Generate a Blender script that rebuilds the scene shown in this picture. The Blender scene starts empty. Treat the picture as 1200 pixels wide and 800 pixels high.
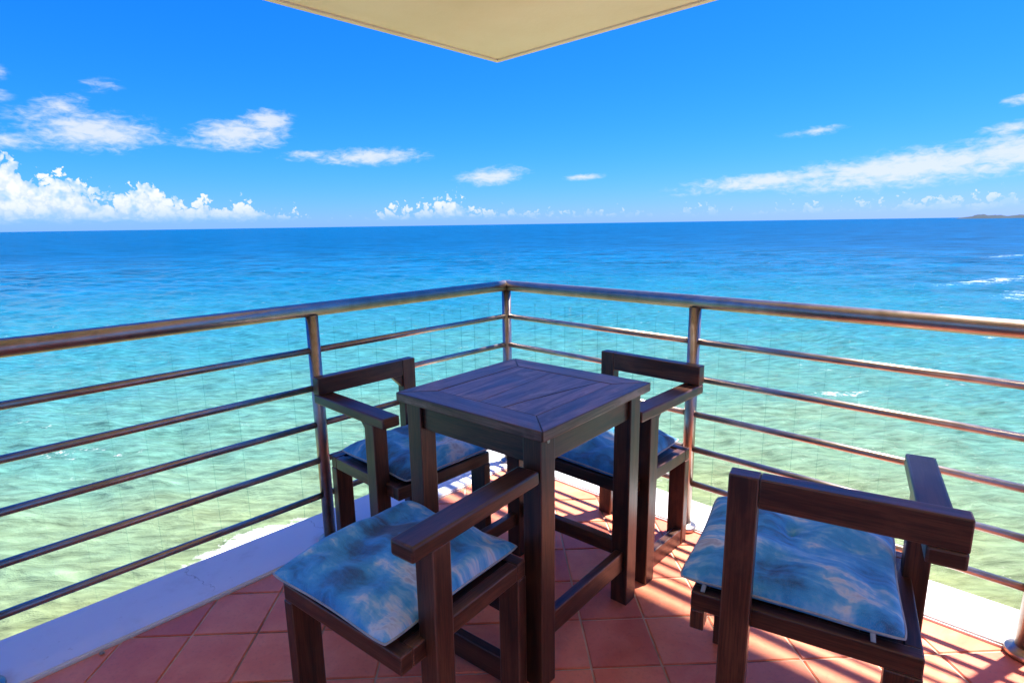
import bpy, bmesh, math, random
import numpy as np
from mathutils import Vector, Matrix
random.seed(7); rng = np.random.default_rng(11)
scn = bpy.context.scene
C = scn.collection
R = math.radians

# ------------------------------------------------------------------ camera
EYE = Vector((0, 0, 1.2657))
PITCH, ROLL = R(11.5386), R(-0.8665)
fwd = Vector((0, math.cos(PITCH), -math.sin(PITCH)))
rt0 = Vector((1, 0, 0)); up0 = rt0.cross(fwd)
rt = rt0 * math.cos(ROLL) + up0 * math.sin(ROLL)
up = up0 * math.cos(ROLL) - rt0 * math.sin(ROLL)
cam = bpy.data.cameras.new('camera'); cam.lens = 20.176; cam.sensor_width = 36
cam.clip_start = 0.05; cam.clip_end = 90000
camo = bpy.data.objects.new('camera', cam); C.objects.link(camo)
M = Matrix((rt, up, -fwd)).transposed().to_4x4(); M.translation = EYE
camo.matrix_world = M
scn.camera = camo

# ------------------------------------------------------------------ sun direction (light travels along LD)
LD = Vector((-0.427, -0.201, -1.0)).normalized()
SUN_EL = math.asin(-LD.z); SUN_AZ = math.atan2(-LD.x, -LD.y)      # azimuth clockwise from +Y
sl = bpy.data.lights.new('sun', 'SUN'); sl.energy = 4.6; sl.angle = R(2.0); sl.color = (1.0, 0.945, 0.86)
so = bpy.data.objects.new('sun', sl); C.objects.link(so)
so.rotation_euler = LD.to_track_quat('-Z', 'Y').to_euler()

# ------------------------------------------------------------------ node helpers
class NT:
    def __init__(s, tree, dim='3D'): s.dim = dim; s.t = tree; s.n = tree.nodes; s.l = tree.links
    def node(s, typ, **kw):
        n = s.n.new(typ)
        for k, v in kw.items():
            if k.startswith('i_'): s.put(n.inputs[int(k[2:])], v)
            else: setattr(n, k, v)
        return n
    def put(s, sock, v):
        if isinstance(v, bpy.types.NodeSocket): s.l.new(v, sock)
        else: sock.default_value = v
    def m(s, op, a, b=0.0, c=0.0, clamp=False):
        n = s.n.new('ShaderNodeMath'); n.operation = op; n.use_clamp = clamp
        for i, v in enumerate((a, b, c)): s.put(n.inputs[i], v)
        return n.outputs[0]
    def vm(s, op, a, b=(0, 0, 0)):
        n = s.n.new('ShaderNodeVectorMath'); n.operation = op
        s.put(n.inputs[0], a)
        if op == 'SCALE': s.put(n.inputs['Scale'], b)
        else: s.put(n.inputs[1], b)
        return n.outputs[0] if op not in ('LENGTH', 'DOT_PRODUCT') else n.outputs[1]
    def sep(s, v): n = s.n.new('ShaderNodeSeparateXYZ'); s.put(n.inputs[0], v); return n.outputs
    def comb(s, x, y, z=0.0):
        n = s.n.new('ShaderNodeCombineXYZ')
        for i, v in enumerate((x, y, z)): s.put(n.inputs[i], v)
        return n.outputs[0]
    def noise(s, vec, scale, detail=4, rough=0.55, dist=0.0, col=False):
        n = s.n.new('ShaderNodeTexNoise'); n.noise_dimensions = s.dim; s.put(n.inputs['Vector'], vec); s.put(n.inputs['Scale'], scale)
        n.inputs['Detail'].default_value = detail; n.inputs['Roughness'].default_value = rough
        n.inputs['Distortion'].default_value = dist
        return n.outputs[1 if col else 0]
    def ramp(s, fac, stops, interp='LINEAR'):
        n = s.n.new('ShaderNodeValToRGB'); s.put(n.inputs[0], fac); e = n.color_ramp.elements
        n.color_ramp.interpolation = interp
        while len(e) < len(stops): e.new(0.5)
        for i, (p, c) in enumerate(stops):
            e[i].position = p
            e[i].color = (c, c, c, 1) if isinstance(c, (int, float)) else tuple(c) + (1,)
        return n.outputs[0]
    def mix(s, f, a, b, blend='MIX'):
        n = s.n.new('ShaderNodeMix'); n.data_type = 'RGBA'; n.blend_type = blend
        s.put(n.inputs[0], f)
        for k, v in ((6, a), (7, b)): s.put(n.inputs[k], v if isinstance(v, bpy.types.NodeSocket) else tuple(v) + (1,))
        return n.outputs[2]
    def smooth(s, x, lo, hi):
        n = s.n.new('ShaderNodeMapRange'); n.interpolation_type = 'SMOOTHSTEP'
        s.put(n.inputs[0], x); s.put(n.inputs[1], lo); s.put(n.inputs[2], hi)
        return n.outputs[0]
    def bump(s, h, strength, dist=0.01, normal=None):
        n = s.n.new('ShaderNodeBump'); s.put(n.inputs['Height'], h); s.put(n.inputs['Strength'], strength)
        s.put(n.inputs['Distance'], dist)
        if normal: s.l.new(normal, n.inputs['Normal'])
        return n.outputs[0]

# ------------------------------------------------------------------ world: sky with clouds
wd = bpy.data.worlds.new('World'); scn.world = wd; wd.use_nodes = True
t = NT(wd.node_tree, '2D')
try:
    wd.cycles.sampling_method = 'MANUAL'; wd.cycles.sample_map_resolution = 512
except Exception: pass
for n in list(t.n): t.n.remove(n)
sky = t.node('ShaderNodeTexSky', sky_type='NISHITA', sun_disc=False)
sky.sun_elevation = SUN_EL; sky.sun_rotation = SUN_AZ
sky.altitude = 0; sky.air_density = 1.0; sky.dust_density = 0.15; sky.ozone_density = 3.5
# the photograph's saturated response: red steeper, green and blue flatter than the raw sky
sc_ = t.node('ShaderNodeSeparateColor'); t.l.new(sky.outputs[0], sc_.inputs[0])
cc_ = t.node('ShaderNodeCombineColor')
for k_, (gm, sc) in enumerate(((2.15, 0.00152), (0.924, 0.0318), (0.5, 0.185))):
    t.l.new(t.m('MULTIPLY', t.m('POWER', sc_.outputs[k_], gm), sc), cc_.inputs[k_])
skys = cc_.outputs[0]
tc = t.node('ShaderNodeTexCoord')
D = t.sep(t.vm('NORMALIZE', tc.outputs['Generated']))
az = t.m('MULTIPLY', t.m('ARCTAN2', D[0], D[1]), 57.29578)
el = t.m('MULTIPLY', t.m('ARCSINE', D[2]), 57.29578)
AE = t.comb(az, el)
# wisps: (azimuth, elevation, half width, half height, tilt)
wisps = [(-34.6, 7.6, 4.8, 1.5, -0.02, 1.0), (-36.2, 9.1, 1.9, 0.9, 0.1, .8), (-40.5, 6.6, 3.4, 0.7, -0.05, .75),
         (-41.0, 10.9, 1.8, 0.7, 0.1, .7), (-40.4, 9.7, 1.5, 0.55, 0.0, .6), (-33.6, 10.9, 1.6, 0.5, 0.1, .45),
         (-24.0, 7.9, 3.9, 1.25, 0.06, 1.0), (-21.6, 9.0, 2.2, 1.0, 0.0, 1.0), (-28.0, 7.2, 1.6, 0.5, 0.0, .6),
         (-13.0, 6.3, 5.0, 0.75, 0.03, 1.0), (-18.3, 6.3, 2.6, 0.45, 0.02, .8), (-1.6, 4.55, 3.4, 0.8, 0.08, 1.0),
         (7.1, 4.3, 1.9, 0.36, 0.05, .9), (27.0, 7.3, 2.6, 0.4, 0.04, .7), (41.0, 8.2, 1.9, 0.42, 0.05, .9), (40.0, 6.3, 2.2, 0.5, 0.05, .9),
         (33.8, 3.9, 10.5, 1.35, 0.075, 1.15), (41.0, 4.6, 7.0, 1.4, 0.06, 1.1), (24.0, 3.5, 8.0, 0.7, 0.05, 1.0), (22.0, 2.8, 7.5, 0.45, 0.03, .6)]
wv = t.vm('MULTIPLY', AE, (0.22, 0.75, 1))
n1 = t.noise(wv, 1.0, 5, 0.62, 0.6)
n2 = t.noise(t.vm('MULTIPLY', AE, (0.9, 2.2, 1)), 1.0, 5, 0.6, 0.3)
env = None
for (a0, e0, wx, wy, tl, s) in wisps:
    wx *= 1.4; wy *= 1.45
    dx = t.m('SUBTRACT', az, a0)
    dy = t.m('SUBTRACT', t.m('SUBTRACT', el, e0), t.m('MULTIPLY', dx, tl))
    q = t.m('SQRT', t.m('ADD', t.m('POWER', t.m('MULTIPLY', dx, 1 / wx), 2.0), t.m('POWER', t.m('MULTIPLY', dy, 1 / wy), 2.0)))
    e = t.m('MULTIPLY', t.m('SUBTRACT', 1.0, q, clamp=True), s)
    env = e if env is None else t.m('MAXIMUM', env, e)
nn = t.m('ADD', t.m('MULTIPLY', n1, 0.55), t.m('MULTIPLY', n2, 0.75))
wd_ = t.m('ADD', env, t.m('MULTIPLY', t.m('SUBTRACT', nn, 0.68), 1.3))
wisp = t.m('MULTIPLY', t.m('MULTIPLY', t.smooth(wd_, 0.08, 0.95), t.smooth(env, 0.0, 0.25)), 0.80)
# cumulus banks: top elevation as a function of azimuth
AZ0, AZ1 = -60.0, 60.0
tops = [(-60, 5.0), (-46, 5.6), (-41, 6.1), (-39.4, 5.6), (-38.4, 4.3), (-37.2, 4.9), (-35.6, 4.1), (-34.2, 2.9), (-32.6, 3.6), (-31.6, 4.4), (-30.2, 3.5),
        (-28.7, 2.4), (-27.2, 3.2), (-25.6, 2.4), (-24.3, 2.9), (-22.6, 1.7), (-20.0, 1.8), (-18.6, 0.6), (-13.6, 0.8), (-11.2, 2.2), (-9.4, 1.9), (-7.3, 2.6), (-5.2, 3.2), (-3.6, 1.9),
        (-1.0, 1.6), (4, 1.2), (9, 1.5), (14, 0.9), (18.4, 1.6), (21, 0.9), (28, 1.5), (60, 2.9)]
tops = sorted(tops)
tr = t.ramp(t.m('DIVIDE', t.m('SUBTRACT', az, AZ0), AZ1 - AZ0), [((a - AZ0) / (AZ1 - AZ0), v / 7.0) for a, v in tops], 'B_SPLINE' if False else 'LINEAR')
top = t.m('MULTIPLY', t.sep(tr)[0], 7.0)
v1 = t.node('ShaderNodeTexVoronoi', feature='F1', voronoi_dimensions='2D'); v1.inputs['Scale'].default_value = 0.95
warp = t.vm('ADD', AE, t.vm('SCALE', t.vm('SUBTRACT', t.noise(AE, 1.6, 4, 0.6, col=True), (0.5, 0.5, 0.5)), 0.9))
t.put(v1.inputs['Vector'], warp)
v2 = t.node('ShaderNodeTexVoronoi', feature='F1', voronoi_dimensions='2D'); v2.inputs['Scale'].default_value = 2.6
t.put(v2.inputs['Vector'], warp)
puff = t.m('ADD', t.m('MULTIPLY', t.m('SUBTRACT', 0.5, v1.outputs[0]), 1.25), t.m('MULTIPLY', t.m('SUBTRACT', 0.4, v2.outputs[0]), 0.8))
fine = t.noise(AE, 5.5, 6, 0.65)
hgt = t.m('ADD', t.m('SUBTRACT', top, el), t.m('ADD', t.m('MULTIPLY', puff, 1.45), t.m('MULTIPLY', t.m('SUBTRACT', fine, 0.5), 0.6)))
cum = t.smooth(hgt, 0.50, 0.98)
base = t.smooth(t.m('ADD', el, t.m('MULTIPLY', t.m('SUBTRACT', n2, 0.5), 0.9)), 0.45, 1.25)
gap = t.smooth(t.noise(AE, 0.5, 3, 0.6), 0.30, 0.50)
cum = t.m('MULTIPLY', t.m('MULTIPLY', cum, base), t.m('ADD', 0.35, t.m('MULTIPLY', gap, 0.65)))
cum = t.m('MULTIPLY', cum, t.m('ADD', 0.50, t.m('MULTIPLY', t.smooth(el, 0.7, 2.0), 0.50)))
farfade = t.smooth(az, -4.0, 2.0)
cum = t.m('MULTIPLY', cum, t.m('SUBTRACT', 0.90, t.m('MULTIPLY', farfade, 0.25)))
shade = t.m('ADD', t.m('MULTIPLY', t.smooth(puff, -0.55, 0.45), 0.55), t.m('MULTIPLY', t.smooth(el, 0.6, 3.4), 0.45), clamp=True)
ccol = t.mix(shade, (0.18, 0.235, 0.325), (0.345, 0.345, 0.345))
wcol = t.mix(wisp, (0.245, 0.28, 0.345), (0.30, 0.305, 0.325))
col = t.mix(wisp, skys, wcol)
col = t.mix(cum, col, ccol)
bg = t.node('ShaderNodeBackground'); t.l.new(col, bg.inputs[0]); bg.inputs[1].default_value = 1.0
bg0 = t.node('ShaderNodeBackground'); t.l.new(skys, bg0.inputs[0])
# clouds only float in the lowest part of the sky; elsewhere the plain sky is enough
band = t.m('MULTIPLY', t.m('GREATER_THAN', el, 0.0), t.m('LESS_THAN', el, 13.5))
mxw = t.node('ShaderNodeMixShader'); t.l.new(band, mxw.inputs[0]); t.l.new(bg0.outputs[0], mxw.inputs[1]); t.l.new(bg.outputs[0], mxw.inputs[2])
wo = t.node('ShaderNodeOutputWorld'); t.l.new(mxw.outputs[0], wo.inputs[0])

scn.view_settings.view_transform = 'Standard'; scn.view_settings.look = 'None'
scn.view_settings.exposure = 1.68; scn.view_settings.gamma = 1.0
scn.render.resolution_x = 1024; scn.render.resolution_y = 682
scn.render.engine = 'CYCLES'
try:
    scn.cycles.max_bounces = 6; scn.cycles.transparent_max_bounces = 24
except Exception: pass

# ------------------------------------------------------------------ balcony frame: a runs along the left rail, b along the right rail
PHI = R(226.3)
U = Vector((math.cos(PHI), math.sin(PHI), 0)); Wv = Vector((-math.sin(PHI), math.cos(PHI), 0))
K = Vector((-0.02535, 2.91717, 0))
def P(a, b, z=0.0): return K + U * a + Wv * b + Vector((0, 0, z))
def AB(v): d = v - K; return d.dot(U), d.dot(Wv)

# ------------------------------------------------------------------ object helpers
def link(name, me, mats, parent=None):
    o = bpy.data.objects.new(name, me); C.objects.link(o)
    for m in (mats if isinstance(mats, (list, tuple)) else [mats]):
        if m and len(me.materials) < 8 and not (o.data.users > 1): me.materials.append(m)
    if parent: o.parent = parent
    return o
def from_bm(name, bm, mats, parent=None, smooth=False):
    me = bpy.data.meshes.new(name); bm.to_mesh(me); bm.free()
    if smooth:
        for p_ in me.polygons: p_.use_smooth = True
    return link(name, me, mats, parent)
def tag(o, label=None, cat=None, group=None, kind=None):
    if label: o['label'] = label
    if cat: o['category'] = cat
    if group: o['group'] = group
    if kind: o['kind'] = kind
    return o
def empty(name, loc, rz=0.0):
    o = bpy.data.objects.new(name, None); C.objects.link(o); o.location = loc; o.rotation_euler = (0, 0, rz)
    o.empty_display_size = 0.1
    return o
def bar_bm(lo, hi, bev=0.004, bm=None, axis=None, mat=None):
    """bevelled box with UVs in metres: U along the grain"""
    own = bmesh.new()
    lo = Vector(lo); hi = Vector(hi)
    x0, y0, z0 = (min(lo[i], hi[i]) for i in range(3)); x1, y1, z1 = (max(lo[i], hi[i]) for i in range(3))
    vs = [own.verts.new(p) for p in ((x0, y0, z0), (x1, y0, z0), (x1, y1, z0), (x0, y1, z0), (x0, y0, z1), (x1, y0, z1), (x1, y1, z1), (x0, y1, z1))]
    for f in ((0, 3, 2, 1), (4, 5, 6, 7), (0, 1, 5, 4), (1, 2, 6, 5), (2, 3, 7, 6), (3, 0, 4, 7)): own.faces.new([vs[i] for i in f])
    finish(own, bev, axis if axis is not None else max(range(3), key=lambda i: (hi - lo)[i] * (1 if hi[i] >= lo[i] else -1)))
    return own
def finish(bm, bev, ax):
    bm.normal_update()
    if bev > 0:
        r = bmesh.ops.bevel(bm, geom=list(bm.edges), offset=bev, segments=2, profile=0.6, affect='EDGES')
        for f in r['faces']: f.material_index = 1; f.smooth = True
    uv = bm.loops.layers.uv.new('uv')
    ju, jv = random.uniform(0, 40), random.uniform(0, 40)
    o1, o2 = [i for i in range(3) if i != ax]
    for f in bm.faces:
        n = f.normal
        for l in f.loops:
            c = l.vert.co
            if abs(n[ax]) > 0.8: l[uv].uv = (ju + c[o1] * 0.35, jv + c[o2])
            else: l[uv].uv = (ju + c[ax], jv + (c[o2] if abs(n[o1]) > abs(n[o2]) else c[o1] + 3.3))
def prism_bm(poly, z0, z1):
    bm = bmesh.new()
    lo = [bm.verts.new((x, y, z0)) for x, y in poly]; hi = [bm.verts.new((x, y, z1)) for x, y in poly]
    n = len(poly)
    bm.faces.new(hi); bm.faces.new(lo[::-1])
    for i in range(n): bm.faces.new((lo[i], lo[(i + 1) % n], hi[(i + 1) % n], hi[i]))
    bmesh.ops.recalc_face_normals(bm, faces=list(bm.faces))
    return bm
def tube_bm(p0, p1, r, n=20, bm=None, cap=True, r1=None):
    bm = bm or bmesh.new(); p0 = Vector(p0); p1 = Vector(p1); d = (p1 - p0).normalized(); r1 = r if r1 is None else r1
    a = d.orthogonal().normalized(); b = d.cross(a)
    A = [bm.verts.new(p0 + (a * math.cos(k * 2 * math.pi / n) + b * math.sin(k * 2 * math.pi / n)) * r) for k in range(n)]
    B = [bm.verts.new(p1 + (a * math.cos(k * 2 * math.pi / n) + b * math.sin(k * 2 * math.pi / n)) * r1) for k in range(n)]
    for k in range(n):
        f = bm.faces.new((A[k], A[(k + 1) % n], B[(k + 1) % n], B[k])); f.smooth = True
    if cap: bm.faces.new(A[::-1]); bm.faces.new(B)
    return bm
def lathe_bm(prof, n=28):
    bm = bmesh.new(); rings = []
    for r_, z_ in prof: rings.append([bm.verts.new((r_ * math.cos(k * 2 * math.pi / n), r_ * math.sin(k * 2 * math.pi / n), z_)) for k in range(n)])
    for i in range(len(rings) - 1):
        for k in range(n):
            f = bm.faces.new((rings[i][k], rings[i][(k + 1) % n], rings[i + 1][(k + 1) % n], rings[i + 1][k])); f.smooth = True
    bm.faces.new(rings[-1])
    return bm

# ------------------------------------------------------------------ materials
def mat(name):
    m = bpy.data.materials.new(name); m.use_nodes = True; s = NT(m.node_tree)
    b = s.n['Principled BSDF']
    return m, s, b
def plaster(name, c, c2, rough=0.75, sc=3.0, bump=0.15):
    m, s, b = mat(name); g = s.node('ShaderNodeNewGeometry').outputs['Position']
    f = s.noise(g, sc, 6, 0.6); f2 = s.noise(g, sc * 22, 3, 0.6)
    s.put(b.inputs['Base Color'], s.mix(s.smooth(f, 0.35, 0.75), c, c2)); b.inputs['Roughness'].default_value = rough
    s.put(b.inputs['Normal'], s.bump(s.m('ADD', f2, s.m('MULTIPLY', f, 0.6)), bump, 0.004))
    return m
M_ceil = plaster('ceiling_paint', (0.93, 0.73, 0.59), (0.88, 0.67, 0.52), 0.8, 2.2, 0.2)
M_wall = plaster('wall_paint', (0.84, 0.74, 0.60), (0.80, 0.70, 0.56))
# white ledge paint with scuffs
m, s, b = mat('ledge_paint'); M_ledge = m
g = s.node('ShaderNodeNewGeometry').outputs['Position']
dirt = s.smooth(s.noise(g, 5.0, 8, 0.65, 0.3), 0.52, 0.74); spots = s.smooth(s.noise(g, 38, 4, 0.6), 0.66, 0.74)
c = s.mix(s.m('MULTIPLY', dirt, 0.5), (0.80, 0.80, 0.79), (0.60, 0.585, 0.55)); c = s.mix(s.m('MULTIPLY', spots, 0.5), c, (0.5, 0.47, 0.42))
rust = None
for a_, b_ in ((0, 0), (1.060, 0), (2.12, 0), (0, 1.024), (0, 2.098)):
    q_ = P(a_, b_); d_ = s.vm('LENGTH', s.vm('SUBTRACT', g, (q_.x, q_.y, 0.012)))
    e_ = s.smooth(s.m('ADD', d_, s.m('MULTIPLY', s.noise(g, 26, 4, 0.6), 0.05)), 0.105, 0.06); rust = e_ if rust is None else s.m('MAXIMUM', rust, e_)
c = s.mix(s.m('MULTIPLY', rust, 0.45), c, (0.45, 0.30, 0.17))
crk = s.node('ShaderNodeTexVoronoi', feature='DISTANCE_TO_EDGE'); crk.inputs['Scale'].default_value = 2.1
s.put(crk.inputs['Vector'], s.vm('ADD', g, s.vm('SCALE', s.noise(g, 9, 4, 0.6, col=True), 0.12)))
cl_ = s.m('MULTIPLY', s.smooth(crk.outputs[0], 0.0045, 0.0015), s.smooth(s.noise(g, 1.7, 2), 0.5, 0.6))
c = s.mix(s.m('MULTIPLY', cl_, 0.7), c, (0.30, 0.28, 0.25))
s.put(b.inputs['Base Color'], c); b.inputs['Roughness'].default_value = 0.55
s.put(b.inputs['Normal'], s.bump(s.noise(g, 60, 5, 0.6), 0.12, 0.003))
# terracotta tile
m, s, b = mat('terracotta_tile'); M_tile = m
g = s.node('ShaderNodeNewGeometry').outputs['Position']; oi = s.node('ShaderNodeObjectInfo').outputs['Random']
f = s.noise(g, 9, 6, 0.62, 0.5); ff = s.noise(g, 85, 4, 0.6)
c = s.mix(s.smooth(f, 0.3, 0.7), (0.80, 0.215, 0.115), (0.88, 0.290, 0.165))
c = s.mix(s.m('MULTIPLY', s.smooth(ff, 0.5, 0.72), 0.3), c, (0.50, 0.15, 0.10))
hsv = s.node('ShaderNodeHueSaturation'); s.put(hsv.inputs['Color'], c)
s.put(hsv.inputs['Value'], s.m('ADD', 0.86, s.m('MULTIPLY', oi, 0.32))); s.put(hsv.inputs['Hue'], s.m('ADD', 0.494, s.m('MULTIPLY', oi, 0.012)))
dust = s.smooth(s.noise(g, 3.2, 7, 0.65), 0.5, 0.78)
s.put(b.inputs['Base Color'], s.mix(s.m('MULTIPLY', dust, 0.16), hsv.outputs[0], (0.55, 0.34, 0.27)))
s.put(b.inputs['Roughness'], s.m('ADD', 0.34, s.m('MULTIPLY', f, 0.22))); b.inputs['Specular IOR Level'].default_value = 0.3
s.put(b.inputs['Normal'], s.bump(s.m('ADD', s.m('MULTIPLY', f, 1.0), s.m('MULTIPLY', ff, 0.35)), 0.16, 0.006))
# grout
m, s, b = mat('grout'); M_grout = m
g = s.node('ShaderNodeNewGeometry').outputs['Position']
s.put(b.inputs['Base Color'], s.mix(s.smooth(s.noise(g, 2.2, 5, 0.6), 0.45, 0.65), (0.74, 0.53, 0.40), (0.26, 0.14, 0.10))); b.inputs['Roughness'].default_value = 0.9
# wood
def wood(name, dark, mid, rough, light=None, coat=0.12):
    m, s, b = mat(name)
    uv = s.node('ShaderNodeUVMap').outputs[0]; oi = s.node('ShaderNodeObjectInfo').outputs['Random']
    uo = s.vm('ADD', uv, s.comb(s.m('MULTIPLY', oi, 37.0), s.m('MULTIPLY', oi, 19.0)))
    w = s.noise(s.vm('MULTIPLY', uo, (2.2, 26, 1)), 1.0, 5, 0.6, 1.2)
    fib = s.noise(s.vm('MULTIPLY', uo, (9, 260, 1)), 1.0, 4, 0.65)
    blot = s.noise(s.vm('MULTIPLY', uo, (6, 12, 1)), 1.0, 5, 0.6, 0.5)
    c = s.mix(s.smooth(w, 0.3, 0.72), dark, mid)
    c = s.mix(s.m('MULTIPLY', s.smooth(fib, 0.42, 0.66), 0.6), c, [v * 0.45 for v in dark])
    c = s.mix(s.m('MULTIPLY', s.smooth(blot, 0.52, 0.75), 0.45), c, light or [v * 1.5 for v in mid])
    hv = s.node('ShaderNodeHueSaturation'); s.put(hv.inputs['Color'], c); s.put(hv.inputs['Value'], s.m('ADD', 0.72, s.m('MULTIPLY', oi, 0.5)))
    s.put(b.inputs['Base Color'], hv.outputs[0])
    s.put(b.inputs['Roughness'], s.m('ADD', rough, s.m('MULTIPLY', s.m('SUBTRACT', blot, 0.5), 0.3)))
    b.inputs['Specular IOR Level'].default_value = 0.5; b.inputs['Coat Weight'].default_value = coat; b.inputs['Coat Roughness'].default_value = 0.22; b.inputs['Coat IOR'].default_value = 1.6
    h = s.m('ADD', s.m('MULTIPLY', fib, 0.6), w)
    s.put(b.inputs['Normal'], s.bump(h, 0.22, 0.0025))
    return m
M_wood = wood('stained_dark_wood', (0.026, 0.0080, 0.0040), (0.125, 0.043, 0.019), 0.40)
M_edge = wood('worn_wood_edge', (0.06, 0.022, 0.013), (0.19, 0.085, 0.05), 0.40)
M_top = wood('table_top_wood', (0.055, 0.024, 0.018), (0.31, 0.165, 0.125), 0.36, (0.60, 0.43, 0.37), coat=0.12)
# steel
m, s, b = mat('stainless_steel'); M_steel = m
g = s.node('ShaderNodeNewGeometry').outputs['Position']
f = s.noise(g, 14, 6, 0.65)
s.put(b.inputs['Base Color'], s.mix(s.smooth(f, 0.35, 0.7), (0.44, 0.37, 0.32), (0.34, 0.27, 0.22))); b.inputs['Metallic'].default_value = 1.0
s.put(b.inputs['Roughness'], s.m('ADD', 0.27, s.m('MULTIPLY', s.noise(g, 40, 4, 0.6), 0.2)))
s.put(b.inputs['Normal'], s.bump(s.noise(s.vm('MULTIPLY', g, (1, 1, 3)), 30, 3, 0.6), 0.03, 0.004))
# glass pane: clear sheet with a fresnel reflection, green edge
def glassmat(name, tint, refl, edge=False):
    m = bpy.data.materials.new(name); m.use_nodes = True; s = NT(m.node_tree)
    for n in list(s.n): s.n.remove(n)
    tr = s.node('ShaderNodeBsdfTransparent'); tr.inputs[0].default_value = tint + (1,)
    gl = s.node('ShaderNodeBsdfGlossy'); gl.inputs['Roughness'].default_value = 0.02
    fr = s.node('ShaderNodeFresnel'); fr.inputs[0].default_value = 1.45
    mx = s.node('ShaderNodeMixShader'); s.put(mx.inputs[0], s.m('MULTIPLY', fr.outputs[0], refl) if refl else 0.05)
    s.l.new(tr.outputs[0], mx.inputs[1]); s.l.new(gl.outputs[0], mx.inputs[2])
    o = s.node('ShaderNodeOutputMaterial'); s.l.new(mx.outputs[0], o.inputs[0])
    return m
M_glass = glassmat('clear_glass', (0.985, 0.99, 0.987), 0.12)
M_gedge = glassmat('glass_edge', (0.56, 0.72, 0.72), 0.0)
# cushion fabric
def fabric(name, seed, lo=0.0):
    m, s, b = mat(name)
    uv = s.node('ShaderNodeUVMap').outputs[0]
    q = s.vm('ADD', uv, (seed * 3.7, seed * 1.9, 0))
    wrp = s.vm('ADD', q, s.vm('SCALE', s.vm('SUBTRACT', s.noise(q, 2.2, 4, 0.6, col=True), (0.5, 0.5, 0.5)), 0.22))
    n_ = s.m('ADD', 0.5, s.m('MULTIPLY', s.m('SUBTRACT', s.noise(s.vm('MULTIPLY', wrp, (1.0, 1.35, 1)), 1.8, 5, 0.62, 0.1), 0.5), 1.5))
    st = s.noise(s.vm('MULTIPLY', wrp, (2.2, 15, 1)), 1.0, 5, 0.62, 0.2)
    v = s.m('ADD', s.m('ADD', n_, s.m('MULTIPLY', s.m('SUBTRACT', st, 0.5), 0.44)), lo)
    c = s.ramp(v, [(0.26, (0.015, 0.075, 0.17)), (0.36, (0.018, 0.19, 0.43)), (0.44, (0.022, 0.31, 0.68)), (0.53, (0.05, 0.43, 0.82)),
                   (0.60, (0.20, 0.56, 0.86)), (0.67, (0.66, 0.78, 0.90)), (0.74, (0.42, 0.50, 0.62)), (0.84, (0.86, 0.87, 0.89))])
    wv_ = s.noise(uv, 260, 2, 0.5)
    s.put(b.inputs['Base Color'], s.mix(s.m('MULTIPLY', s.smooth(wv_, 0.4, 0.7), 0.12), c, (0.6, 0.66, 0.72)))
    b.inputs['Roughness'].default_value = 0.7; b.inputs['Sheen Weight'].default_value = 0.15
    s.put(b.inputs['Normal'], s.bump(s.m('ADD', s.m('MULTIPLY', s.noise(s.vm('MULTIPLY', uv, (3, 9, 1)), 1.6, 5, 0.6, 0.8), 1.0), s.m('MULTIPLY', wv_, 0.03)), 0.35, 0.02))
    return m
m, s, b = mat('piping_fabric'); M_pipe = m; b.inputs['Base Color'].default_value = (0.42, 0.45, 0.47, 1); b.inputs['Roughness'].default_value = 0.7
g = s.node('ShaderNodeNewGeometry').outputs['Position']; s.put(b.inputs['Base Color'], s.mix(s.noise(g, 30, 3), (0.20, 0.27, 0.34), (0.62, 0.64, 0.62)))
m, s, b = mat('rock'); M_rock = m; g = s.node('ShaderNodeNewGeometry').outputs['Position']
s.put(b.inputs['Base Color'], s.mix(s.noise(g, 120, 4), (0.2, 0.13, 0.09), (0.5, 0.42, 0.33))); b.inputs['Roughness'].default_value = 0.85

# ------------------------------------------------------------------ sea
SEA = -13.0
m, s, b = mat('sea_water'); M_sea = m; s.dim = '2D'
g = s.node('ShaderNodeNewGeometry').outputs['Position']
px, py, pz = s.sep(g)
gxy = s.comb(px, py, 0.0)
dist = s.vm('LENGTH', gxy)
big = s.noise(s.vm('MULTIPLY', gxy, (0.012, 0.024, 1)), 1.0, 3, 0.6)
mid = s.noise(s.vm('MULTIPLY', gxy, (0.07, 0.16, 1)), 1.0, 4, 0.6)
lg = s.m('LOGARITHM', s.m('ADD', dist, s.m('MULTIPLY', px, 0.0)), 10.0)
# seabed depth: shoals around the point, deep water offshore
dep = s.m('ADD', lg, s.m('ADD', s.m('MULTIPLY', s.m('SUBTRACT', big, 0.5), 0.26), s.m('MULTIPLY', s.m('SUBTRACT', mid, 0.5), 0.18)))
fac = s.m('DIVIDE', s.m('SUBTRACT', dep, 1.35), 1.75)
body = s.ramp(fac, [(0.0, (0.245, 0.235, 0.085)), (0.045, (0.205, 0.245, 0.110)), (0.131, (0.140, 0.245, 0.160)), (0.184, (0.090, 0.225, 0.178)), (0.253, (0.055, 0.205, 0.205)), (0.306, (0.032, 0.185, 0.218)),
                    (0.437, (0.011, 0.140, 0.225)), (0.537, (0.002, 0.102, 0.210)), (0.71, (0.0003, 0.074, 0.188)), (0.88, (0.0003, 0.070, 0.182))])
chop = s.noise(s.vm('MULTIPLY', gxy, (0.55, 2.0, 1)), 1.0, 5, 0.62, 0.25)
chopf = s.noise(s.vm('MULTIPLY', gxy, (0.035, 0.12, 1)), 1.0, 6, 0.68)
farw = s.smooth(dist, 60.0, 260.0)
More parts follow.
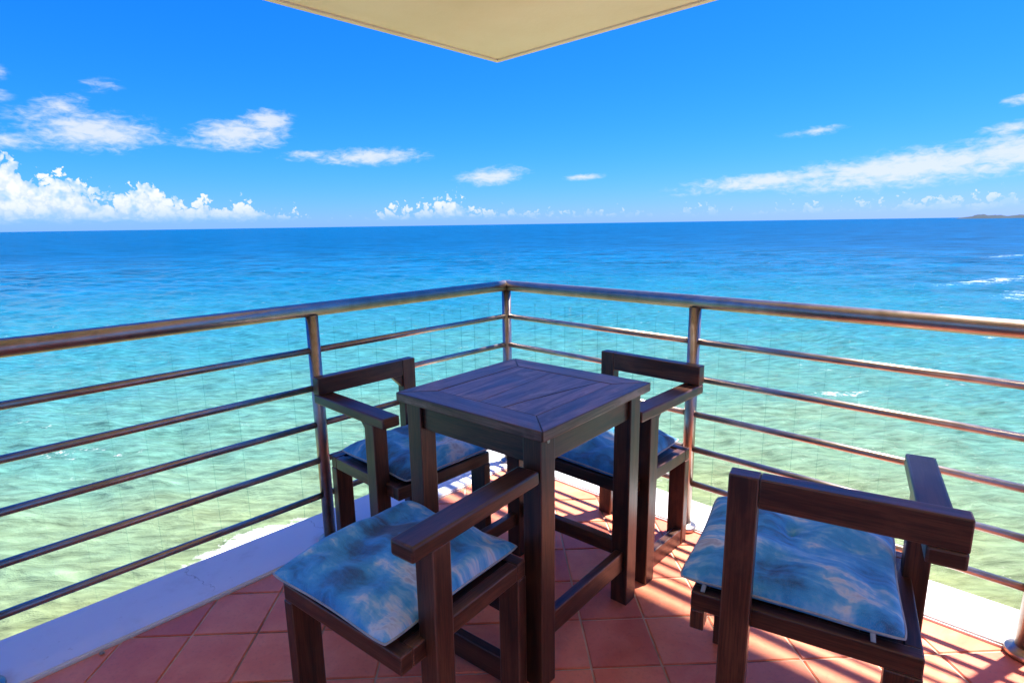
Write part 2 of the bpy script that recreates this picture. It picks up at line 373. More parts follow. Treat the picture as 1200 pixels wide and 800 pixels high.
lum = s.m('ADD', s.m('ADD', 0.86, s.m('MULTIPLY', s.m('MULTIPLY', s.m('SUBTRACT', big, 0.5), farw), 0.55)), s.m('ADD', s.m('MULTIPLY', s.m('SUBTRACT', chop, 0.5), s.m('SUBTRACT', 1.5, s.m('MULTIPLY', farw, 1.0))), s.m('MULTIPLY', s.m('MULTIPLY', s.m('SUBTRACT', chopf, 0.5), farw), 2.3)))  # light and dark of the ripples painted into the water colour
body = s.vm('SCALE', body, lum)
# foam: shore wash and whitecaps; right-hand streaks also painted in place of sun glitter
def spot(x0, y0, rx, ry, rot=0.0):
    dx = s.m('SUBTRACT', px, x0); dy = s.m('SUBTRACT', py, y0); c_, s_ = math.cos(rot), math.sin(rot)
    ex = s.m('DIVIDE', s.m('ADD', s.m('MULTIPLY', dx, c_), s.m('MULTIPLY', dy, s_)), rx)
    ey = s.m('DIVIDE', s.m('SUBTRACT', s.m('MULTIPLY', dy, c_), s.m('MULTIPLY', dx, s_)), ry)
    return s.m('SUBTRACT', 1.0, s.m('SQRT', s.m('ADD', s.m('MULTIPLY', ex, ex), s.m('MULTIPLY', ey, ey))), clamp=True)
fo = None
for sp in ((-11.9, 24.5, 4.6, 1.7, 0.70, 1.15), (-17.5, 19.5, 5.0, 1.6, 0.75, 0.3), (112, 132, 50, 10, 0.4, .48), (185, 215, 45, 9, 0.4, .45), (100, 108, 34, 9, .5, .50), (27, 46, 9, 2.6, 0.5, .48), (75, 78, 40, 9, .5, .45), (-30, 36, 13, 4, -.6, .38)):
    v = s.m('MULTIPLY', spot(*sp[:5]), sp[5]); fo = v if fo is None else s.m('MAXIMUM', fo, v)
fn = s.noise(s.vm('MULTIPLY', gxy, (0.22, 0.55, 1)), 1.0, 5, 0.68)
fn2 = s.noise(gxy, 2.6, 4, 0.7)
foam = s.smooth(s.m('ADD', s.m('ADD', s.m('MULTIPLY', fo, 0.42), s.m('MULTIPLY', fn, 0.55)), s.m('MULTIPLY', fn2, 0.30)), 0.60, 0.74)
caps = s.smooth(s.m('ADD', s.m('MULTIPLY', fn, 0.7), s.m('MULTIPLY', fn2, 0.3)), 0.645, 0.70)
foam = s.m('MAXIMUM', foam, s.m('MULTIPLY', caps, 0.16))
body = s.mix(foam, body, (0.85, 0.87, 0.84))
s.put(b.inputs['Base Color'], body)
s.put(b.inputs['Roughness'], s.m('ADD', s.m('ADD', 0.10, s.m('MULTIPLY', s.smooth(dist, 40.0, 500.0), 0.30)), s.m('MULTIPLY', foam, 0.5)))
b.inputs['IOR'].default_value = 1.33; b.inputs['Specular IOR Level'].default_value = 0.045
w2 = s.noise(s.vm('MULTIPLY', gxy, (0.20, 0.55, 1)), 1.0, 3, 0.55)
s.put(b.inputs['Normal'], s.bump(s.m('ADD', s.m('ADD', s.m('MULTIPLY', chop, 0.30), s.m('MULTIPLY', w2, 0.7)), s.m('MULTIPLY', s.m('MULTIPLY', chopf, farw), 3.4)), 0.8, 1.0))

def sea_mesh():
    nr, na = 620, 760
    rr = np.exp(np.linspace(np.log(12.0), np.log(700.0), nr)); th = np.radians(np.linspace(-66, 66, na))
    Rr, T = np.meshgrid(rr, th, indexing='ij'); X = Rr * np.sin(T); Y = Rr * np.cos(T)
    Z = np.zeros_like(X); dr = Rr * (np.log(700 / 12) / nr)
    g2 = np.random.default_rng(5)
    for k in range(70):
        L = float(np.exp(g2.uniform(np.log(0.55), np.log(9.0)))); ang = R(250) + g2.normal(0, 0.55)
        amp = 0.0085 * L ** 0.9 * g2.uniform(0.5, 1.2)
        kk = 2 * math.pi / L; ph = g2.uniform(0, 6.28)
        w_ = np.clip((L - 2.2 * dr) / (2.0 * dr), 0, 1)
        a_ = kk * (X * math.cos(ang) + Y * math.sin(ang)) + ph
        gust = 0.6 + 0.4 * np.sin(X * g2.uniform(.02, .09) + Y * g2.uniform(.02, .09) + g2.uniform(0, 6))
        sn = np.sin(a_); Z += amp * w_ * gust * (sn + 0.35 * sn * np.abs(sn))
    V = np.stack([X, Y, Z + SEA], -1).reshape(-1, 3)
    i = np.arange(nr - 1)[:, None] * na + np.arange(na - 1)[None, :]
    F = np.stack([i, i + 1, i + na + 1, i + na], -1).reshape(-1, 4)[:, ::-1]
    # coarse rest: far ring and the sector behind
    v2, f2 = [], []
    def grid(r0, r1, n1, a0, a1, n2):
        o = len(V) + len(v2)
        for r_ in np.exp(np.linspace(np.log(r0), np.log(r1), n1)):
            for a in np.radians(np.linspace(a0, a1, n2)): v2.append((r_ * math.sin(a), r_ * math.cos(a), SEA))
        for p_ in range(n1 - 1):
            for q_ in range(n2 - 1): j = o + p_ * n2 + q_; f2.append((j + n2, j + n2 + 1, j + 1, j))
    grid(700.0, 42000, 40, -66, 66, 120); grid(12.0, 42000, 30, 66, 294, 90); grid(0.5, 12.0, 4, -66, 66, 30)
    V = np.concatenate([V, np.array(v2)]); F = np.concatenate([F, np.array(f2)])
    me = bpy.data.meshes.new('sea'); me.vertices.add(len(V)); me.vertices.foreach_set('co', V.astype(np.float32).ravel())
    me.loops.add(F.size); me.loops.foreach_set('vertex_index', F.astype(np.int32).ravel())
    me.polygons.add(len(F)); me.polygons.foreach_set('loop_start', np.arange(0, F.size, 4, dtype=np.int32))
    me.polygons.foreach_set('use_smooth', np.ones(len(F), bool)); me.update(calc_edges=True); me.validate()
    return me
tag(link('sea', sea_mesh(), M_sea), kind='structure')

# far headland on the right of the horizon
m, s, b = mat('headland_scrub'); g = s.node('ShaderNodeNewGeometry').outputs['Position']
s.put(b.inputs['Base Color'], s.mix(s.smooth(s.noise(g, 0.012, 6, 0.6), 0.4, 0.65), (0.004, 0.018, 0.030), (0.010, 0.028, 0.036))); b.inputs['Roughness'].default_value = 0.95
bm = bmesh.new(); nA, nB = 120, 12; vs = []
for i in range(nA):
    az_ = 37.3 + 11.0 * i / (nA - 1); u_ = i / (nA - 1)
    prof = min(1, u_ * 7) ** 0.6 * (24 + 5 * math.sin(u_ * 21) + 4 * math.sin(u_ * 57 + 1) + 2 * math.sin(u_ * 133) + 14 * math.exp(-((u_ - .16) / .10) ** 2))
    row = []
    for j in range(nB):
        w_ = j / (nB - 1); rr_ = 7200 + 1500 * w_ - 200 * math.sin(u_ * 9)
        row.append(bm.verts.new((rr_ * math.sin(R(az_)), rr_ * math.cos(R(az_)), SEA - 2 + (prof + 2) * math.sin(math.pi * w_) ** 0.6 * (0.9 + 0.2 * random.random()))))
    vs.append(row)
for i in range(nA - 1):
    for j in range(nB - 1): bm.faces.new((vs[i][j], vs[i + 1][j], vs[i + 1][j + 1], vs[i][j + 1]))
bmesh.ops.recalc_face_normals(bm, faces=list(bm.faces))
tag(from_bm('headland', bm, m, smooth=True), kind='structure')

# ------------------------------------------------------------------ balcony shell
LEN = 5.2; HC = 3.60                               # balcony wings; unseen house corner set back for more sky light
def ell(a0, b0, h=HC):
    return [(v.x, v.y) for v in (P(a0, b0), P(LEN, b0), P(LEN, h), P(h, h), P(h, LEN), P(a0, LEN))]
A_IN, B_IN, A_OUT, B_OUT = 0.0, 0.042, -0.240, -0.235
floor = tag(from_bm('floor', prism_bm(ell(A_OUT + 0.02, B_OUT + 0.02, HC + 0.1), -0.28, -0.0045), M_grout), kind='structure')
# ledge: an L of two strips, mitred at the corner
def strip(pa, pb, pc, pd, z0, z1):
    return prism_bm([(q.x, q.y) for q in (pa, pb, pc, pd)], z0, z1)
ledge = tag(bpy.data.objects.new('ledge', None), kind='structure'); C.objects.link(ledge)
def strip_obj(q, z0, z1):
    bm = prism_bm([(v.x, v.y) for v in q], z0, z1)
    bmesh.ops.bevel(bm, geom=list(bm.edges), offset=0.006, segments=2, affect='EDGES')
    return from_bm('ledge_strip', bm, M_ledge, ledge)
strip_obj([P(A_OUT, B_OUT), P(A_IN, B_IN), P(LEN, B_IN), P(LEN, B_OUT)], -0.32, 0.012)
strip_obj([P(A_OUT, B_OUT - 0.0005), P(A_OUT, LEN), P(A_IN, LEN), P(A_IN, B_IN + 0.0005)], -0.32, 0.012)

# floor tiles laid on a grid turned 2 degrees to the camera, cut along the ledge
TS, TH, OX, OY = 0.20754, R(2.030), 0.26799, 1.43549
tx = Vector((math.cos(TH), math.sin(TH), 0)); ty = Vector((-math.sin(TH), math.cos(TH), 0))
def clip(poly, f):
    out = []
    for i in range(len(poly)):
        p_, q_ = poly[i], poly[(i + 1) % len(poly)]; fp, fq = f(p_), f(q_)
        if fp >= 0: out.append(p_)
        if (fp >= 0) != (fq >= 0): out.append(p_ + (q_ - p_) * (fp / (fp - fq)))
    return out
full_me = None; rest = bmesh.new(); jw = 0.0033
def tile_bm(poly, z):
    bm = prism_bm([(v.x, v.y) for v in poly], -0.008, z)
    es = [e for e in bm.edges if all(v.co.z > z - 1e-4 for v in e.verts)]
    bmesh.ops.bevel(bm, geom=es, offset=0.0022, segments=2, affect='EDGES')
    return bm
ntile = 0
for i in range(-26, 26):
    for j in range(-26, 9):
        o = tx * (OX + i * TS) + ty * (OY + j * TS); ctr = o + tx * TS / 2 + ty * TS / 2
        poly = [o + tx * x_ + ty * y_ for x_, y_ in ((jw, jw), (TS - jw, jw), (TS - jw, TS - jw), (jw, TS - jw))]
        n0 = len(poly); whole = list(poly)
        for f in (lambda v: AB(v)[0] - A_IN - 0.003, lambda v: AB(v)[1] - B_IN - 0.003, lambda v: LEN - AB(v)[0], lambda v: LEN - AB(v)[1]):
            poly = clip(poly, f) if len(poly) > 2 else []
        if len(poly) < 3: continue
        area = 0.5 * abs(sum(poly[k].x * poly[(k + 1) % len(poly)].y - poly[(k + 1) % len(poly)].x * poly[k].y for k in range(len(poly))))
        if area < 2e-5 or (AB(ctr)[0] > HC + 0.2 and AB(ctr)[1] > HC + 0.2): continue
        cut = area < (TS - 2 * jw) ** 2 - 1e-6
        if ctr.y > 0.55:
            if cut:
                ob = from_bm('tile', tile_bm([v - ctr for v in poly], 0.0), M_tile, floor)
            else:
                if full_me is None:
                    bm = tile_bm([v - ctr for v in whole], 0.0); full_me = bpy.data.meshes.new('tile'); bm.to_mesh(full_me); bm.free(); full_me.materials.append(M_tile)
                ob = bpy.data.objects.new('tile', full_me); C.objects.link(ob); ob.parent = floor
            ob.location = ctr + Vector((0, 0, random.uniform(-0.0008, 0.0008))); ob.rotation_euler = (random.gauss(0, .0022), random.gauss(0, .0022), 0); ntile += 1
        else:
            bm = tile_bm(poly, 0.0); me = bpy.data.meshes.new('tmp'); bm.to_mesh(me); bm.free(); rest.from_mesh(me); bpy.data.meshes.remove(me)
o = from_bm('tile_field', rest, M_tile, floor); tag(o, kind='stuff')

# ceiling slab of the balcony above, with a drip lip along its two free edges
ZC = 2.20; CA, CB = -0.484, -0.511
ceil = tag(from_bm('ceiling', prism_bm(ell(CA + 0.032, CB + 0.032, HC + 0.1), ZC, ZC + 0.2), M_ceil), kind='structure')
lip1 = prism_bm([(v.x, v.y) for v in (P(CA, CB), P(CA + 0.03, CB + 0.03), P(LEN, CB + 0.03), P(LEN, CB))], ZC - 0.008, ZC + 0.2)
from_bm('drip_lip', lip1, M_ceil, ceil)
lip2 = prism_bm([(v.x, v.y) for v in (P(CA, CB - 0.0005), P(CA, LEN), P(CA + 0.03, LEN), P(CA + 0.03, CB + 0.0305))], ZC - 0.008, ZC + 0.2)
from_bm('drip_lip', lip2, M_ceil, ceil)
# unseen house corner, its shape and distance chosen to let sky light in
house = empty('house', P(HC, HC)); tag(house, 'unseen cream house corner behind the terrace, set back to let in sky light', 'house')
for q_ in ((P(HC, HC), P(HC + 0.22, HC + 0.22), P(HC + 0.22, 6.4), P(HC, 6.4)), (P(HC + 0.001, HC), P(6.4, HC), P(6.4, HC + 0.22), P(HC + 0.221, HC + 0.22))):
    from_bm('wall', prism_bm([(v.x - house.location.x, v.y - house.location.y) for v in q_], SEA - 1, 7.0), M_wall, house)

# ------------------------------------------------------------------ steel railing
rail = empty('railing', P(0, 0)); tag(rail, 'brushed steel railing with round posts and six horizontal bars round the terrace corner', 'railing')
def rel(o): o.matrix_parent_inverse = Matrix.Translation(-P(0, 0)); return o
ZT = 0.9607; ZR = [0.805 - 0.14819 * k for k in range(5)]
RL, RR = 3.9, 4.0
def obj_in(name, bm, m, parent, smooth=False):
    o = from_bm(name, bm, m, parent, smooth)
    return o
def lp(a, b, z): return P(a, b, z) - P(0, 0)
obj_in('top_rail', tube_bm(lp(-0.024, 0, ZT), lp(RL, 0, ZT), 0.0262, 32), M_steel, rail)
obj_in('top_rail', tube_bm(lp(0, -0.024, ZT + 0.0002), lp(0, RR, ZT + 0.0002), 0.0262, 32), M_steel, rail)
pL = [1.060, 2.12, 3.18]; pR = [1.024, 2.098, 3.15]
for seq, side in (([0] + pL + [RL], 0), ([0] + pR + [RR], 1)):
    for z_ in ZR:
        for k in range(len(seq) - 1):
            p0 = lp(seq[k], 0, z_) if side == 0 else lp(0, seq[k], z_); p1 = lp(seq[k + 1], 0, z_) if side == 0 else lp(0, seq[k + 1], z_)
            d = (p1 - p0).normalized()
            obj_in('rail', tube_bm(p0 + d * 0.018, p1 - d * 0.018, 0.0122, 20), M_steel, rail)
post_me = None; fl_me = None
for (a_, b_) in [(0, 0)] + [(x_, 0) for x_ in pL] + [(0, x_) for x_ in pR]:
    if post_me is None:
        po = obj_in('post', tube_bm((0, 0, 0.0), (0, 0, ZT - 0.02), 0.0235, 32), M_steel, rail); post_me = po.data
    else:
        po = bpy.data.objects.new('post', post_me); C.objects.link(po); po.parent = rail
    po.location = lp(a_, b_, 0.0)
    if fl_me is None:
        fo_ = from_bm('base_flange', lathe_bm([(0.0, 0.0), (0.044, 0.0), (0.046, 0.010), (0.046, 0.018), (0.043, 0.022), (0.030, 0.025), (0.027, 0.031), (0.0235, 0.032)]), M_steel, po); fl_me = fo_.data
    else:
        fo_ = bpy.data.objects.new('base_flange', fl_me); C.objects.link(fo_); fo_.parent = po

# ------------------------------------------------------------------ glass strips outside the ledge
def glass(name, label, starts, left):
    root = empty(name, P(0, 0)); tag(root, label, 'glass screen', 'glass screens outside the railing')
    for st in starts:
        wdt = 0.115
        def q(s_, o_, z_): return lp(s_, o_, z_) if left else lp(o_, s_, z_)
        off = B_OUT - 0.022 if left else A_OUT - 0.022
        bm = bmesh.new()
        pts = [q(st, off, 0), q(st + wdt, off, 0), q(st + wdt, off - 0.006, 0), q(st, off - 0.006, 0)]
        lo = [bm.verts.new((v.x, v.y, -0.22)) for v in pts]; hi = [bm.verts.new((v.x, v.y, 0.836)) for v in pts]
        for k in range(4):
            f = bm.faces.new((lo[k], lo[(k + 1) % 4], hi[(k + 1) % 4], hi[k])); f.material_index = 0 if k % 2 == 0 else 1
        bm.faces.new(hi).material_index = 1; bm.faces.new(lo[::-1]).material_index = 1
        bmesh.ops.recalc_face_normals(bm, faces=list(bm.faces))
        o = from_bm('pane', bm, [M_glass, M_gedge], root)
gl_s = [-0.125, 0.085, 0.295, 0.505, 0.715, 0.925, 1.269, 1.478, 1.694, 1.907, 2.12, 2.333, 2.546, 2.76]
gr_s = [-0.04, 0.17, 0.38, 0.59, 0.80, 1.014, 1.224, 1.434, 1.645, 1.853, 2.062, 2.272, 2.48, 2.69]
glass('glass_screen', 'row of clear glass strips outside the railing on the left side', gl_s, True)
glass('glass_screen', 'row of clear glass strips outside the railing on the right side', gr_s, False)

# ------------------------------------------------------------------ table
TA, TB, TT = 0.8111, 0.8662, 0.05775
tcen = P(TA, TB)
table = empty('table', tcen, PHI + TT); tag(table, 'square dark wooden table with slatted top and four square legs', 'table')
hx, hy, zt, th_ = 0.285, 0.2837, 0.7654, 0.028
W2 = [M_wood, M_edge]
TOPM = [M_top, M_edge]
def tb(name, lo, hi, mats=W2, bev=0.003, axis=None): return from_bm(name, bar_bm(lo, hi, bev, axis=axis), mats, table)
fw = 0.09
def mitre(pts, ax, name='frame_board'):
    bm = bmesh.new()
    lo = [bm.verts.new((x, y, zt - th_)) for x, y in pts]; hi = [bm.verts.new((x, y, zt)) for x, y in pts]
    bm.faces.new(hi); bm.faces.new(lo[::-1])
    for i in range(4): bm.faces.new((lo[i], lo[(i + 1) % 4], hi[(i + 1) % 4], hi[i]))
    bmesh.ops.recalc_face_normals(bm, faces=list(bm.faces)); finish(bm, 0.0028, ax)
    return from_bm(name, bm, TOPM, table)
gq = 0.0006
mitre([(-hx + gq, hy), (hx - gq, hy), (hx - fw - gq, hy - fw), (-hx + fw + gq, hy - fw)], 0)
mitre([(-hx + gq, -hy), (hx - gq, -hy), (hx - fw - gq, -hy + fw), (-hx + fw + gq, -hy + fw)], 0)
mitre([(hx, hy - gq), (hx, -hy + gq), (hx - fw, -hy + fw + gq), (hx - fw, hy - fw - gq)], 1)
mitre([(-hx, hy - gq), (-hx, -hy + gq), (-hx + fw, -hy + fw + gq), (-hx + fw, hy - fw - gq)], 1)
ix, iy = hx - fw - 0.0016, hy - fw - 0.0016
def plank(pts):
    bm = bmesh.new(); lo = [bm.verts.new((x, y, zt - th_ + 0.003)) for x, y in pts]; hi = [bm.verts.new((x, y, zt - 0.0008)) for x, y in pts]; n = len(pts)
    bm.faces.new(hi); bm.faces.new(lo[::-1])
    for i in range(n): bm.faces.new((lo[i], lo[(i + 1) % n], hi[(i + 1) % n], hi[i]))
    bmesh.ops.recalc_face_normals(bm, faces=list(bm.faces)); finish(bm, 0.0014, 0)
    from_bm('plank', bm, [M_top, M_top], table)
plank([(-ix, -iy), (ix, -iy), (ix, -0.018), (-ix, -0.041)])
j2 = [(-ix, 0.150), (-0.09, 0.128), (0.04, 0.103), (0.12, 0.086), (ix, 0.076)]
plank([(-ix, -0.0395), (ix, -0.0165)] + [(x, y - 0.0012 - 0.002 * math.sin((x + ix) / (2 * ix) * 3.14)) for x, y in j2[::-1]])
plank([(x, y + 0.0012) for x, y in j2] + [(ix, iy), (-ix, iy)])
ex, ey, lw = hx - 0.0225, hy - 0.0225, 0.0604
for sx in (-1, 1):
    for sy in (-1, 1):
        tb('leg', (sx * ex, sy * ey, 0.0), (sx * (ex - lw), sy * (ey - lw), zt - th_ - 0.0005), bev=0.003, axis=2)
za0, za1 = 0.655, zt - th_ - 0.001
for sy in (-1, 1): tb('apron', (-ex + lw, sy * (ey - 0.012), za0), (ex - lw, sy * (ey - 0.036), za1), axis=0)
for sx in (-1, 1): tb('apron', (sx * (ex - 0.012), -ey + lw, za0), (sx * (ex - 0.036), ey - lw, za1), axis=1)
tb('stretcher', (-ex + lw, ey - 0.016, 0.125), (ex - lw, ey - 0.044, 0.194), axis=0)
tb('stretcher', (-ex + lw, -ey + 0.016, 0.128), (ex - lw, -ey + 0.044, 0.176), axis=0)
tb('stretcher', (-ex + 0.016, -ey + lw, 0.160), (-ex + 0.044, ey - lw, 0.212), axis=1)
tb('stretcher', (ex - 0.016, -ey + lw, 0.160), (ex - 0.044, ey - lw, 0.212), axis=1)
sb = tube_bm((ex - 0.030, ey - 0.001, 0.722), (ex - 0.030, ey + 0.0016, 0.722), 0.006, 16)
from_bm('screw', sb, M_steel, table)

# ------------------------------------------------------------------ chairs
def chair(x, y, t, sg, label, x0=-0.215, x1=0.215, wl=0.19, xr=0.255, yf=0.212, yb=-0.224, back=True, runner='side', ha=0.652, hb=0.066, brace=False):
    root = empty('armchair', (x, y, 0), -t); tag(root, label, 'chair', 'dark wooden armchairs round the table')
    d2, hs, ft, ta, wa = 0.218, 0.40, 0.046, 0.036, 0.066
    def B(name, lo, hi, bev=0.0035, axis=None):
        return from_bm(name, bar_bm((sg * lo[0], lo[1], lo[2]), (sg * hi[0], hi[1], hi[2]), bev, axis=axis), W2, root)
    # seat frame: four rails and slats between them
    B('seat_rail', (x0, -d2, hs - ft), (x1, -d2 + 0.034, hs), axis=0)
    B('seat_rail', (x0, d2 - 0.034, hs - ft), (x1, d2, hs), axis=0)
    B('seat_rail', (x0, -d2 + 0.0345, hs - ft), (x0 + 0.034, d2 - 0.0345, hs - 0.001), axis=1)
    B('seat_rail', (x1 - 0.034, -d2 + 0.0345, hs - ft), (x1, d2 - 0.0345, hs - 0.001), axis=1)
    n = 5; w_ = (x1 - x0 - 0.068) / n
    for k in range(n):
        B('seat_slat', (x0 + 0.034 + k * w_ + 0.0004, -d2 + 0.0345, hs - 0.022), (x0 + 0.034 + (k + 1) * w_ - 0.0004, d2 - 0.0345, hs - 0.006), 0.002, axis=1)
    B('light_stop_board', (x0 + 0.0345, -d2 + 0.035, hs - 0.034), (x1 - 0.0345, d2 - 0.035, hs - 0.0225), 0.001, axis=1)  # extra board added under the slats to stop light leaking through
    # legs
    B('leg', (x1 - 0.066, -d2 - 0.0015, 0), (x1 + 0.0015, -d2 + 0.034, hs - ft - 0.0005), axis=2)
    B('leg', (x0 - 0.0015, d2 - 0.076, 0), (x0 + 0.031, d2 + 0.0015, hs - ft - 0.0005), axis=2)
    # front post carries the armrest
    B('front_post', (xr - 0.056, 0.094, 0), (xr - 0.002, 0.148, ha - ta + 0.002), axis=2)
    B('armrest', (xr - wa, yb, ha - ta), (xr, yf, ha), 0.006, axis=1)
    # tall rear post and backrest bar resting on the armrest
    if back:
        B('back_post', (-wl, yb - 0.001, 0), (-wl + 0.062, yb + 0.042, ha + hb), axis=2)
        B('backrest', (-wl + 0.0625, yb, ha + 0.0005), (xr, yb + 0.041, ha + hb), axis=0)
        bm = bmesh.new(); q = 0.05 if brace else 0.0
        prof = [(-wl + 0.0625, ha), (-wl + 0.0625 + q, ha), (-wl + 0.0625, ha - q)]
        f_ = [bm.verts.new((sg * a_, yb + 0.008, z_)) for a_, z_ in prof]; g_ = [bm.verts.new((sg * a_, yb + 0.034, z_)) for a_, z_ in prof]
        bm.faces.new(f_); bm.faces.new(g_[::-1])
        for i in range(3): bm.faces.new((f_[i], f_[(i + 1) % 3], g_[(i + 1) % 3], g_[i]))
        if brace: bmesh.ops.recalc_face_normals(bm, faces=list(bm.faces)); finish(bm, 0.001, 0); from_bm('brace', bm, W2, root)
        else: bm.free()
        # short block under the rear corner of the seat beside the post
        B('corner_block', (x0, -d2, hs - ft - 0.052), (x0 + 0.032, -d2 + 0.045, hs - ft - 0.0005), axis=2)
    bm = bmesh.new(); q = 0.052; xc = xr - 0.029
    prof = [(0.0935, ha - ta), (0.0935 - q, ha - ta), (0.0935, ha - ta - q)]
    f_ = [bm.verts.new((sg * (xc - 0.011), a_, z_ - 0.0005)) for a_, z_ in prof]; g_ = [bm.verts.new((sg * (xc + 0.011), a_, z_ - 0.0005)) for a_, z_ in prof]
    bm.faces.new(f_); bm.faces.new(g_[::-1])
    for i in range(3): bm.faces.new((f_[i], f_[(i + 1) % 3], g_[(i + 1) % 3], g_[i]))
    bmesh.ops.recalc_face_normals(bm, faces=list(bm.faces)); finish(bm, 0.001, 1)
    if back: from_bm('brace', bm, W2, root)
    else: bm.free()
    if runner == 'side': B('runner', (x1 - 0.032, -d2 + 0.0345, 0.0), (x1 - 0.002, 0.0935, 0.066), axis=1)
    else: B('runner', (x0 + 0.032, -d2 + 0.002, 0.012), (x1 - 0.0665, -d2 + 0.03, 0.088), axis=0)
    if not back:   # this one has lost its backrest: a third short leg stands in the rear corner
        B('leg', (x0, -d2, 0), (x0 + 0.031, -d2 + 0.06, hs - ft - 0.0005), axis=2)
    return root

def cushion(x, y, t, z, sx, sy, th, label, matl, seed, tufts=(), rot=0.0, lift=()):
    g2 = np.random.default_rng(seed); n = 56
    u_ = np.linspace(-1, 1, n); X, Y = np.meshgrid(u_, u_, indexing='ij')
    ax, ay = np.abs(X), np.abs(Y)
    # edge pinched between pointed corners
    px_ = X * (1 - 0.055 * (1 - ay ** 2)) * sx / 2; py_ = Y * (1 - 0.055 * (1 - ax ** 2)) * sy / 2
    rc = 1 - 0.045 * (ax * ay) ** 6; px_ = px_ * rc; py_ = py_ * rc
    prof = np.clip((1 - ax ** 3.6) * (1 - ay ** 3.6), 0, 1) ** 0.5
    wr = np.zeros_like(X)
    for k in range(26):
        a = g2.uniform(0, 6.28); f = g2.uniform(4, 15); wr += np.sin(f * (X * math.cos(a) + Y * math.sin(a)) + g2.uniform(0, 6)) / f
    cw = np.zeros_like(X)
    for cx, cy in ((-1, -1), (1, -1), (1, 1), (-1, 1)):        # gathers running out of the corners
        dx, dy = X - cx, Y - cy; r_ = np.hypot(dx, dy); an = np.arctan2(dy, dx)
        cw += np.sin(an * 17 + g2.uniform(0, 6)) * np.exp(-(r_ / 0.6) ** 2) * np.clip(r_ / 0.2, 0, 1)
    top = th * prof + (0.020 * wr + 0.0024 * cw) * np.clip(prof * 1.4, 0, 1)
    for tx_, ty_ in tufts:
        r_ = np.hypot((X - tx_) * sx / 2, (Y - ty_) * sy / 2); an = np.arctan2(Y - ty_, X - tx_)
        top -= 0.021 * np.exp(-(r_ / 0.020) ** 2) + 0.011 * np.exp(-(r_ / 0.055) ** 2) + 0.0025 * np.sin(an * 7 + tx_ * 9) * np.exp(-(r_ / 0.06) ** 2)
    flop = np.zeros_like(X)
    for cx, cy, a_ in lift: flop += a_ * np.exp(-((X - cx) ** 2 + (Y - cy) ** 2) / 0.35)
    seam = 0.020
    bot = np.clip(seam - 0.023 * prof ** 0.6, 0.0, None)
    zt_ = seam + top + flop; zb_ = bot + flop
    edge = (ax > 0.999) | (ay > 0.999); zt_[edge] = (seam + flop)[edge]; zb_[edge] = (seam + flop)[edge]
    V = [(px_[i, j], py_[i, j], zt_[i, j]) for i in range(n) for j in range(n)]
    idx = {}
    for i in range(n):
        for j in range(n):
            if edge[i, j]: idx[i, j] = i * n + j
            else: idx[i, j] = len(V); V.append((px_[i, j], py_[i, j], zb_[i, j]))
    F = []
    for i in range(n - 1):
        for j in range(n - 1):
            F.append((i * n + j, (i + 1) * n + j, (i + 1) * n + j + 1, i * n + j + 1))
            F.append((idx[i, j], idx[i, j + 1], idx[i + 1, j + 1], idx[i + 1, j]))
    me = bpy.data.meshes.new('cushion'); me.from_pydata(V, [], F); uvl = me.uv_layers.new(name='uv')
    for l in me.loops: v = me.vertices[l.vertex_index].co; uvl.data[l.index].uv = (v.x / 0.45 + 0.5, v.y / 0.45 + 0.5)
    for p_ in me.polygons: p_.use_smooth = True
    root = link('seat_cushion', me, matl); root.location = (x, y, z); root.rotation_euler = (0, 0, -t + rot)
    tag(root, label, 'cushion', 'blue patterned seat cushions')
    # piping along the seam
    loop = [(0, j) for j in range(n)] + [(i, n - 1) for i in range(1, n)] + [(n - 1, j) for j in range(n - 2, -1, -1)] + [(i, 0) for i in range(n - 2, 0, -1)]
    pts = [Vector((px_[q], py_[q], (seam + flop)[q])) for q in loop]; bm = bmesh.new(); rings = []; N = len(pts); k_ = 6
    for i in range(N):
        d = (pts[(i + 1) % N] - pts[i - 1]).normalized(); o_ = Vector((0, 0, 1)); sdd = d.cross(o_).normalized()
        rings.append([bm.verts.new(pts[i] + (sdd * math.cos(q * 6.2832 / k_) + o_ * math.sin(q * 6.2832 / k_)) * 0.0026) for q in range(k_)])
    for i in range(N):
        for q in range(k_): bm.faces.new((rings[i][q], rings[i][(q + 1) % k_], rings[(i + 1) % N][(q + 1) % k_], rings[(i + 1) % N][q])).smooth = True
    bmesh.ops.recalc_face_normals(bm, faces=list(bm.faces))
    from_bm('piping', bm, M_pipe, root)
    for sx_ in (-1, 1):                       # ribbon ties hanging from the rear edge
        bm = bmesh.new(); x_ = sx_ * sx * 0.36; prev = None
        for k in range(7):
            a_ = k / 6; yy = -sy / 2 * 0.955 - 0.010 * math.sin(a_ * 2.2); zz = 0.018 - 0.06 * a_ ** 1.5
            e_ = [bm.verts.new((x_ + w_ + 0.012 * sx_ * a_ * a_, yy, zz)) for w_ in (-0.005, 0.005)] + [bm.verts.new((x_ + w_ + 0.012 * sx_ * a_ * a_, yy - 0.0012, zz)) for w_ in (0.005, -0.005)]
            if prev:
                for q in range(4): bm.faces.new((prev[q], prev[(q + 1) % 4], e_[(q + 1) % 4], e_[q])).smooth = True
            prev = e_
        bm.faces.new(prev); bmesh.ops.recalc_face_normals(bm, faces=list(bm.faces))
        from_bm('tie', bm, M_pipe, root)
    return root
FAB = [fabric('tie_dye_fabric_a', 1.0, -0.015), fabric('tie_dye_fabric_b', 4.3, -0.015), fabric('tie_dye_fabric_c', 7.1, -0.015), fabric('tie_dye_fabric_d', 2.6, -0.015)]

def fwd_of(t): return Vector((math.sin(t), math.cos(t), 0)), Vector((math.cos(t), -math.sin(t), 0))
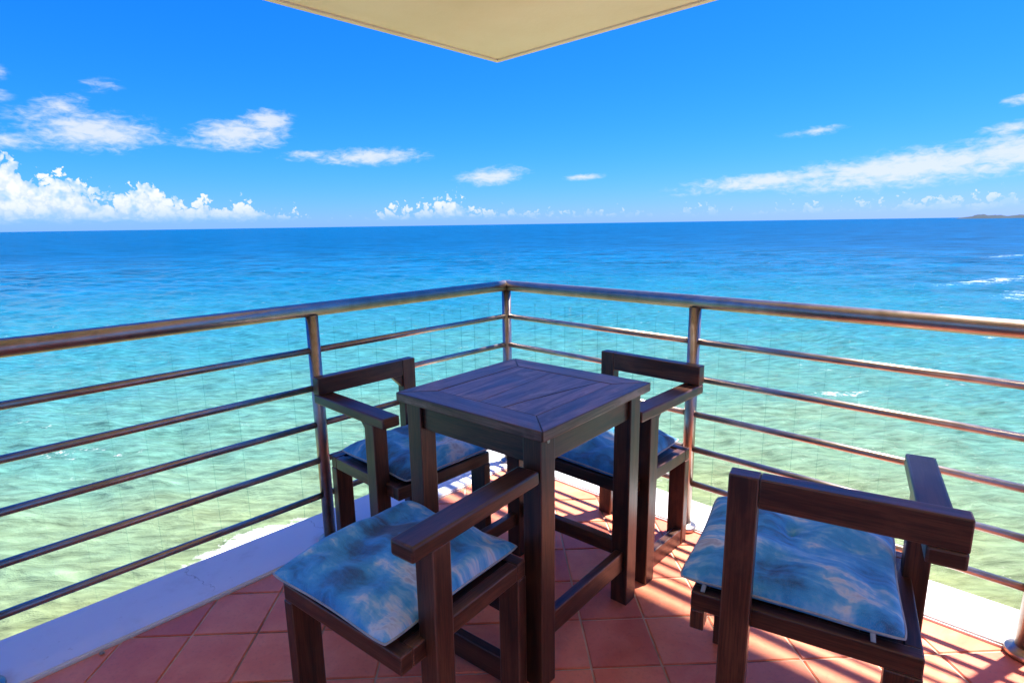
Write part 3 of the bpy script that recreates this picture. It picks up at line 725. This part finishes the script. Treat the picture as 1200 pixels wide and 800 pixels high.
# far left chair
t_ = 2.326; chair(-0.401, 2.099, t_, 1, 'dark wooden armchair behind the table against the left railing', brace=True, yb=-0.238)
f_, r_ = fwd_of(t_)
cushion(-0.401 + f_.x * 0.02 - r_.x * 0.022, 2.099 + f_.y * 0.02 - r_.y * 0.022, t_, 0.4005, 0.432, 0.43, 0.046, 'blue wavy cushion on the chair by the left railing', FAB[0], 3, tufts=((0.25, 0.15), (-0.3, 0.3)))
# far right chair
t_ = 3.898; chair(0.383, 2.104, t_, -1, 'dark wooden armchair behind the table against the right railing', wl=0.19, xr=0.25, ha=0.660, hb=0.074, yb=-0.236)
f_, r_ = fwd_of(t_)
cushion(0.383 + f_.x * 0.02 + r_.x * 0.024, 2.104 + f_.y * 0.02 + r_.y * 0.024, t_, 0.4005, 0.432, 0.43, 0.048, 'blue cushion half hidden under the table on the chair by the right railing', FAB[1], 5, lift=((-1, -1, 0.014), (1, 1, 0.012)))
# near left chair (backrest missing)
t_ = 3.7938; f_, r_ = fwd_of(t_); p_ = Vector((-0.266, 1.34, 0)) + f_ * 0.018
chair(p_.x, p_.y, t_, -1, 'dark wooden chair without backrest in front of the table with a single armrest', back=False, yf=0.203, yb=-0.232, xr=0.252, runner='back')
cushion(p_.x + r_.x * 0.030, p_.y + r_.y * 0.030, t_, 0.4005, 0.440, 0.475, 0.046, 'large blue and grey cushion on the near left chair without backrest', FAB[2], 8)
# near right chair
t_ = 0.528; f_, r_ = fwd_of(t_); p_ = Vector((0.735, 1.294, 0))
chair(p_.x, p_.y, t_, 1, 'dark wooden armchair in the right foreground seen from behind', x0=-0.238, x1=0.222, wl=0.165, xr=0.258, yf=0.250, yb=-0.256, ha=0.664, hb=0.068)
c_ = p_ - r_ * 0.040 + f_ * 0.033
cushion(c_.x, c_.y, t_, 0.4005, 0.475, 0.485, 0.052, 'creased blue cushion with tufts on the right foreground chair', FAB[3], 12, tufts=((-0.05, 0.22), (0.62, 0.62)))

# ------------------------------------------------------------------ small bits
bm = bmesh.new(); bmesh.ops.create_icosphere(bm, subdivisions=2, radius=0.006)
for v in bm.verts: v.co = Vector((v.co.x * 1.4, v.co.y, v.co.z * 0.6)) * random.uniform(0.8, 1.2)
o = from_bm('pebble', bm, M_rock); o.location = P(1.86, 0.062, 0.004); tag(o, 'tiny brown pebble on the red tiles beside the left ledge', 'pebble')
